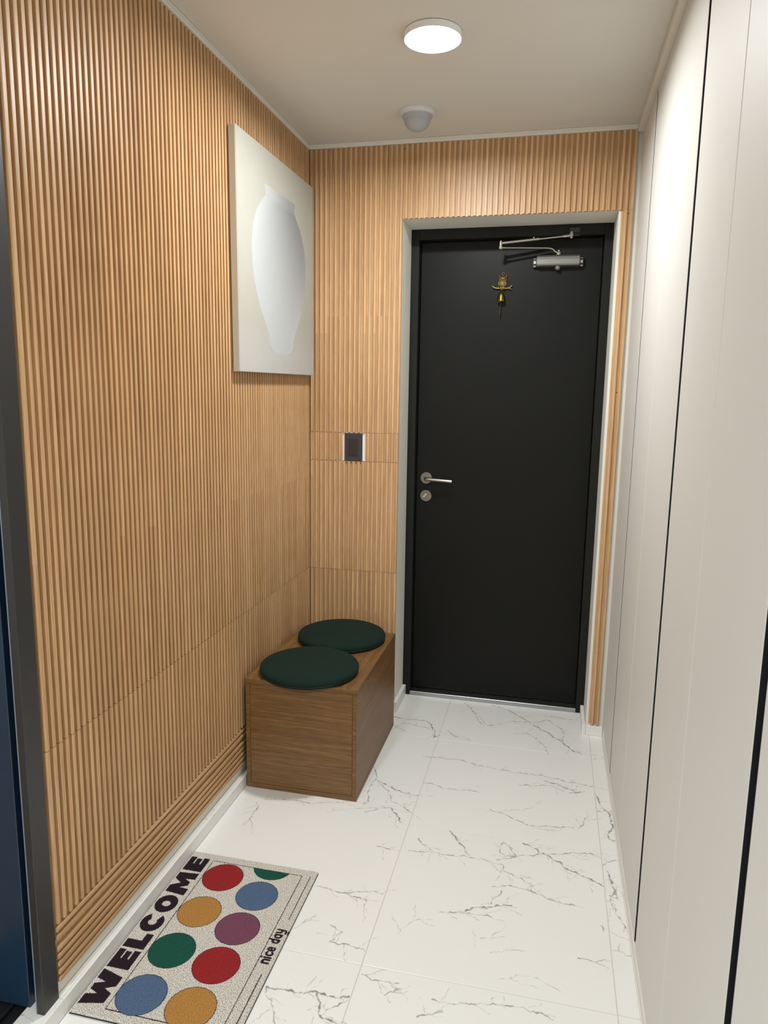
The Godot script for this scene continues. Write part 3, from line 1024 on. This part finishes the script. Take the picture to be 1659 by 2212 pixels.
func build_mat() -> void:
	var w := int((MAT_X1 - MAT_X0) / MAT_STEP)
	var h := int((MAT_Z1 - MAT_Z0) / MAT_STEP)
	var mask := PackedByteArray()
	mask.resize(w * h)
	# frame line, plain round dots in the colours of the print, then the lettering
	var f := [Vector2(0.0895, 1.1315), Vector2(0.3635, 1.1315), Vector2(0.3635, 1.6610), Vector2(0.0895, 1.6610), Vector2(0.0895, 1.1315)]
	mask_line(mask, w, h, f, 0.0009, 1)
	var dots := [[0.148, 1.192, 2], [0.271, 1.114, 3], [0.271, 1.239, 4], [0.148, 1.332, 5], [0.271, 1.364, 6], [0.146, 1.4705, 3], [0.272, 1.487, 2], [0.146, 1.607, 4], [0.272, 1.613, 5]]
	for d in dots:
		mask_disc(mask, w, h, Vector2(d[0], d[1]), 0.0575, 1, 1.1315)
		mask_disc(mask, w, h, Vector2(d[0], d[1]), 0.0562, d[2], 1.1320)
	mask_line(mask, w, h, [Vector2(0.3875, 1.1285), Vector2(0.3875, 1.3030)], 0.0009, 1)
	mask_line(mask, w, h, [Vector2(0.3885, 1.4880), Vector2(0.3885, 1.6560)], 0.0009, 1)
	var z := 1.6625
	var word := "WELCOME"
	var widths := [0.102, 0.058, 0.051, 0.063, 0.064, 0.092, 0.060]
	for i in 7:
		var pts := PackedVector2Array()
		for p in letter_shape(word[i]):
			pts.append(Vector2(0.0195 + 0.0575 * p.y, z - widths[i] * p.x))
		mask_poly(mask, w, h, pts, 1)
		if word[i] == "O":
			var hole := PackedVector2Array()
			for k in 20:
				var a := TAU * k / 20.0
				hole.append(Vector2(0.0195 + 0.0575 * (0.5 + 0.2 * sin(a)), z - widths[i] * (0.5 + 0.16 * cos(a))))
			mask_poly(mask, w, h, hole, 0)
		z -= widths[i] + 0.0075
	var loop := [Vector2(8, 3), Vector2(5, 0), Vector2(2, 2), Vector2(1, 6), Vector2(2, 10), Vector2(5, 12), Vector2(8, 9)]
	var small := {
		"n": [11.5, [[Vector2(1, 0), Vector2(1, 12)], [Vector2(1, 9), Vector2(4, 12), Vector2(7, 11), Vector2(8, 8), Vector2(8, 0)]]],
		"i": [5.0, [[Vector2(1, 0), Vector2(1, 12)], [Vector2(1, 16.5), Vector2(1, 17)]]],
		"c": [10.5, [[Vector2(8, 10), Vector2(5, 12), Vector2(2, 10), Vector2(1, 6), Vector2(2, 2), Vector2(5, 0), Vector2(8, 2)]]],
		"e": [11.0, [[Vector2(1, 6), Vector2(8, 6), Vector2(7.5, 10), Vector2(4.5, 12), Vector2(2, 10), Vector2(1, 6), Vector2(2, 2), Vector2(5, 0), Vector2(8, 1.5)]]],
		" ": [7.0, []],
		"d": [12.0, [loop, [Vector2(8, 0), Vector2(8, 18)]]],
		"a": [12.0, [loop, [Vector2(8, 0), Vector2(8, 12)]]],
		"y": [10.0, [[Vector2(1, 12), Vector2(1, 6), Vector2(3, 3), Vector2(8, 4)], [Vector2(8, 12), Vector2(8, -2), Vector2(5, -5), Vector2(1, -4)]]]}
	var at := 0.0
	for ch in "nice day":
		for stroke in small[ch][1]:
			var pts := []
			for p in stroke: pts.append(Vector2(0.3905 - p.y * 0.00142, 1.4545 - (at + p.x) * 0.00146))
			mask_line(mask, w, h, pts, 0.0027, 1)
		at += small[ch][0]
	var inks := [srgb(218, 212, 202), srgb(42, 34, 40), srgb(150, 44, 46), srgb(32, 84, 70), srgb(84, 106, 136), srgb(178, 130, 70), srgb(120, 74, 94)]
	var gr := RandomNumberGenerator.new()
	gr.seed = 9
	var loops := noise(55, 0.22, 2)
	var data := PackedByteArray()
	data.resize(w * h * 3)
	var height := PackedByteArray()
	height.resize(w * h * 3)
	var k := 0
	for y in h:
		for x in w:
			var sx := clampi(x + gr.randi_range(-1, 1), 0, w - 1)
			var sy := clampi(y + gr.randi_range(-1, 1), 0, h - 1)
			var ink: int = mask[sy * w + sx]
			var c: Color = inks[ink]
			var n := loops.get_noise_2d(x, y)
			var j := 1.0 + 0.30 * n + gr.randf_range(-0.10, 0.08)
			if ink == 0 and n < -0.26: j *= 0.66      # brown flecks between the loops
			d_put(data, k, c, j)
			var hh := int(clampf(0.5 + 0.7 * n, 0, 1) * 255.0)
			height[k] = hh
			height[k + 1] = hh
			height[k + 2] = hh
			k += 3
	var m := plain(Color(1, 1, 1), 0.95, 0.0, 0.2)
	m.albedo_texture = tex(w, h, data)
	m.heightmap_enabled = true
	m.heightmap_texture = tex(w, h, height)
	m.heightmap_scale = 0.12
	var t := thing("welcome_mat", "rectangular beige doormat with coloured dots reading WELCOME and nice day", "doormat")
	boxo("rubber_backing", Vector3(MAT_X0, 0.0003, MAT_Z0), Vector3(MAT_X1, 0.0025, MAT_Z1), M.black, t, 0.0004)
	grain = 2
	uv_scale = Vector2(1.0 / (MAT_X1 - MAT_X0), 1.0 / (MAT_Z1 - MAT_Z0))
	uv_off = Vector2(-MAT_X0, -MAT_Z0) * uv_scale
	boxo("looped_pile", Vector3(MAT_X0 + 0.0004, 0.0025, MAT_Z0 + 0.0004), Vector3(MAT_X1 - 0.0004, 0.0085, MAT_Z1 - 0.0004), m, t, 0.0015).set_meta("label", "beige looped pile printed with coloured dots and black lettering")
	grain = 1
	uv_scale = Vector2.ONE
	uv_off = Vector2.ZERO

func d_put(d: PackedByteArray, k: int, c: Color, j: float) -> void:
	d[k] = int(clampf(c.r * j, 0, 1) * 255.0)
	d[k + 1] = int(clampf(c.g * j, 0, 1) * 255.0)
	d[k + 2] = int(clampf(c.b * j, 0, 1) * 255.0)

# ---------------------------------------------------------------- brass owl with a bell
func build_owl() -> void:
	var t := thing("owl_door_bell", "small antique brass owl on a branch with hanging bell on the dark door", "bell")
	t.position = Vector3(0.7612, 1.838, LEAF)
	var st := start()
	# flattened figure: head with two ear tufts, body below
	ball(st, Vector3(0, 0.0015, 0.006), Vector3(0.0195, 0.0165, 0.0085), 24, 14)
	ball(st, Vector3(-0.001, -0.0135, 0.0055), Vector3(0.0172, 0.0165, 0.0080), 24, 14)
	for s in [-1.0, 1.0]:
		tube(st, [Vector3(s * 0.011, 0.010, 0.006), Vector3(s * 0.0145, 0.0175, 0.006), Vector3(s * 0.0165, 0.0235, 0.0055)], [0.0060, 0.0042, 0.0012], 10, Vector2(1.0, 0.8))
	var owl := obj("owl_figure", st, M.brass, t, true)
	for s in [-1.0, 1.0]:
		st = start()
		lathe(st, [Vector2(0.0030, 0.0), Vector2(0.0078, 0.0), Vector2(0.0080, 0.0018), Vector2(0.0066, 0.0028), Vector2(0.0056, 0.0012), Vector2(0.0030, 0.0010)], Vector3(s * 0.0094, 0.0045, 0.0122), Vector3(s * 0.22, 0.05, 1), 22)
		obj("eye_ring", st, M.brass, owl, true)
		st = start()
		ball(st, Vector3(s * 0.0094, 0.0045, 0.0128), Vector3(0.0052, 0.0052, 0.0016), 14, 8)
		obj("eye", st, M.dark_brass, owl, true)
		st = start()
		ball(st, Vector3(s * 0.0094, 0.0048, 0.0140), Vector3(0.0022, 0.0022, 0.0014), 10, 6)
		obj("pupil", st, M.brass, owl, true)
		st = start()
		tube(st, [Vector3(s * 0.0005, 0.0085, 0.0150), Vector3(s * 0.007, 0.0125, 0.0135), Vector3(s * 0.0145, 0.0165, 0.0100)], [0.0018, 0.0022, 0.0012], 8)
		obj("brow", st, M.brass, owl, true)
		st = start()
		ball(st, Vector3(s * 0.0145 - 0.001, -0.0145, 0.0075), Vector3(0.0042, 0.0125, 0.0058), 12, 8)
		obj("wing", st, M.brass, owl, true)
		st = start()
		tube(st, [Vector3(s * 0.0062, -0.0255, 0.0115), Vector3(s * 0.0068, -0.0300, 0.0140), Vector3(s * 0.0068, -0.0360, 0.0130), Vector3(s * 0.0066, -0.0395, 0.0110)], [0.0030, 0.0032, 0.0032, 0.0016], 10)
		obj("foot", st, M.brass, owl, true)
	st = start()
	tube(st, [Vector3(0, 0.0040, 0.0150), Vector3(0, -0.0005, 0.0168), Vector3(0, -0.0045, 0.0150)], [0.0024, 0.0022, 0.0006], 10)
	obj("beak", st, M.dark_brass, owl, true)
	for r in 3:
		for c in 4 - r:
			st = start()
			ball(st, Vector3((c - (3 - r) * 0.5) * 0.0062 - 0.001, -0.0095 - r * 0.0050, 0.0130 - 0.0004 * r), Vector3(0.0029, 0.0034, 0.0012), 8, 6)
			obj("feather", st, M.brass, owl, true)
	st = start()
	tube(st, [Vector3(-0.0015, -0.026, 0.009), Vector3(-0.0025, -0.034, 0.0085), Vector3(-0.003, -0.0425, 0.006)], [0.0040, 0.0036, 0.0022], 10, Vector2(1, 0.5))
	obj("tail", st, M.brass, owl, true)
	st = start()
	tube(st, [Vector3(-0.0415, -0.0220, 0.007), Vector3(-0.0345, -0.0290, 0.007), Vector3(-0.024, -0.0315, 0.007), Vector3(0.0, -0.0315, 0.007), Vector3(0.018, -0.0320, 0.007), Vector3(0.029, -0.0315, 0.007)], [0.0048, 0.0046, 0.0040, 0.0040, 0.0036, 0.0034], 12)
	tube(st, [Vector3(0.026, -0.0318, 0.007), Vector3(0.033, -0.0270, 0.007), Vector3(0.0395, -0.0215, 0.007)], [0.0032, 0.0030, 0.0026], 10)
	tube(st, [Vector3(0.027, -0.0315, 0.007), Vector3(0.034, -0.0345, 0.007), Vector3(0.0385, -0.0375, 0.007)], [0.0032, 0.0030, 0.0024], 10)
	obj("branch", st, M.brass, t, true)
	st = start()
	var ring := []
	for k in 19:
		var a := TAU * k / 18.0
		ring.append(Vector3(0.0012 + 0.0050 * sin(a), 0.0255 + 0.0050 * cos(a), 0.004))
	tube(st, ring, 0.0012, 8)
	obj("hanging_ring", st, M.brass, t, true)
	st = start()
	tube(st, [Vector3(-0.0025, -0.040, 0.012), Vector3(-0.0022, -0.046, 0.020), Vector3(-0.0022, -0.0525, 0.022)], 0.0011, 8)
	obj("bell_link", st, M.dark_brass, t, true)
	st = start()
	lathe(st, [Vector2(0.0150, -0.0340), Vector2(0.0170, -0.0340), Vector2(0.0168, -0.0320), Vector2(0.0152, -0.0270), Vector2(0.0128, -0.0160), Vector2(0.0108, -0.0070), Vector2(0.0085, -0.0025), Vector2(0.0045, -0.0003), Vector2(0.0, 0.0)], Vector3(-0.0022, -0.0505, 0.022), Vector3.UP, 36)
	obj("bell", st, M.bell, t, true)
	st = start()
	tube(st, [Vector3(-0.0025, -0.078, 0.022), Vector3(-0.0040, -0.100, 0.021), Vector3(-0.0055, -0.117, 0.020)], 0.0011, 8)
	tube(st, [Vector3(-0.0055, -0.117, 0.020), Vector3(-0.0065, -0.128, 0.019), Vector3(-0.0058, -0.147, 0.017)], [0.0014, 0.0034, 0.0014], 10, Vector2(1.0, 0.35))
	obj("clapper", st, M.dark_brass, t, true)
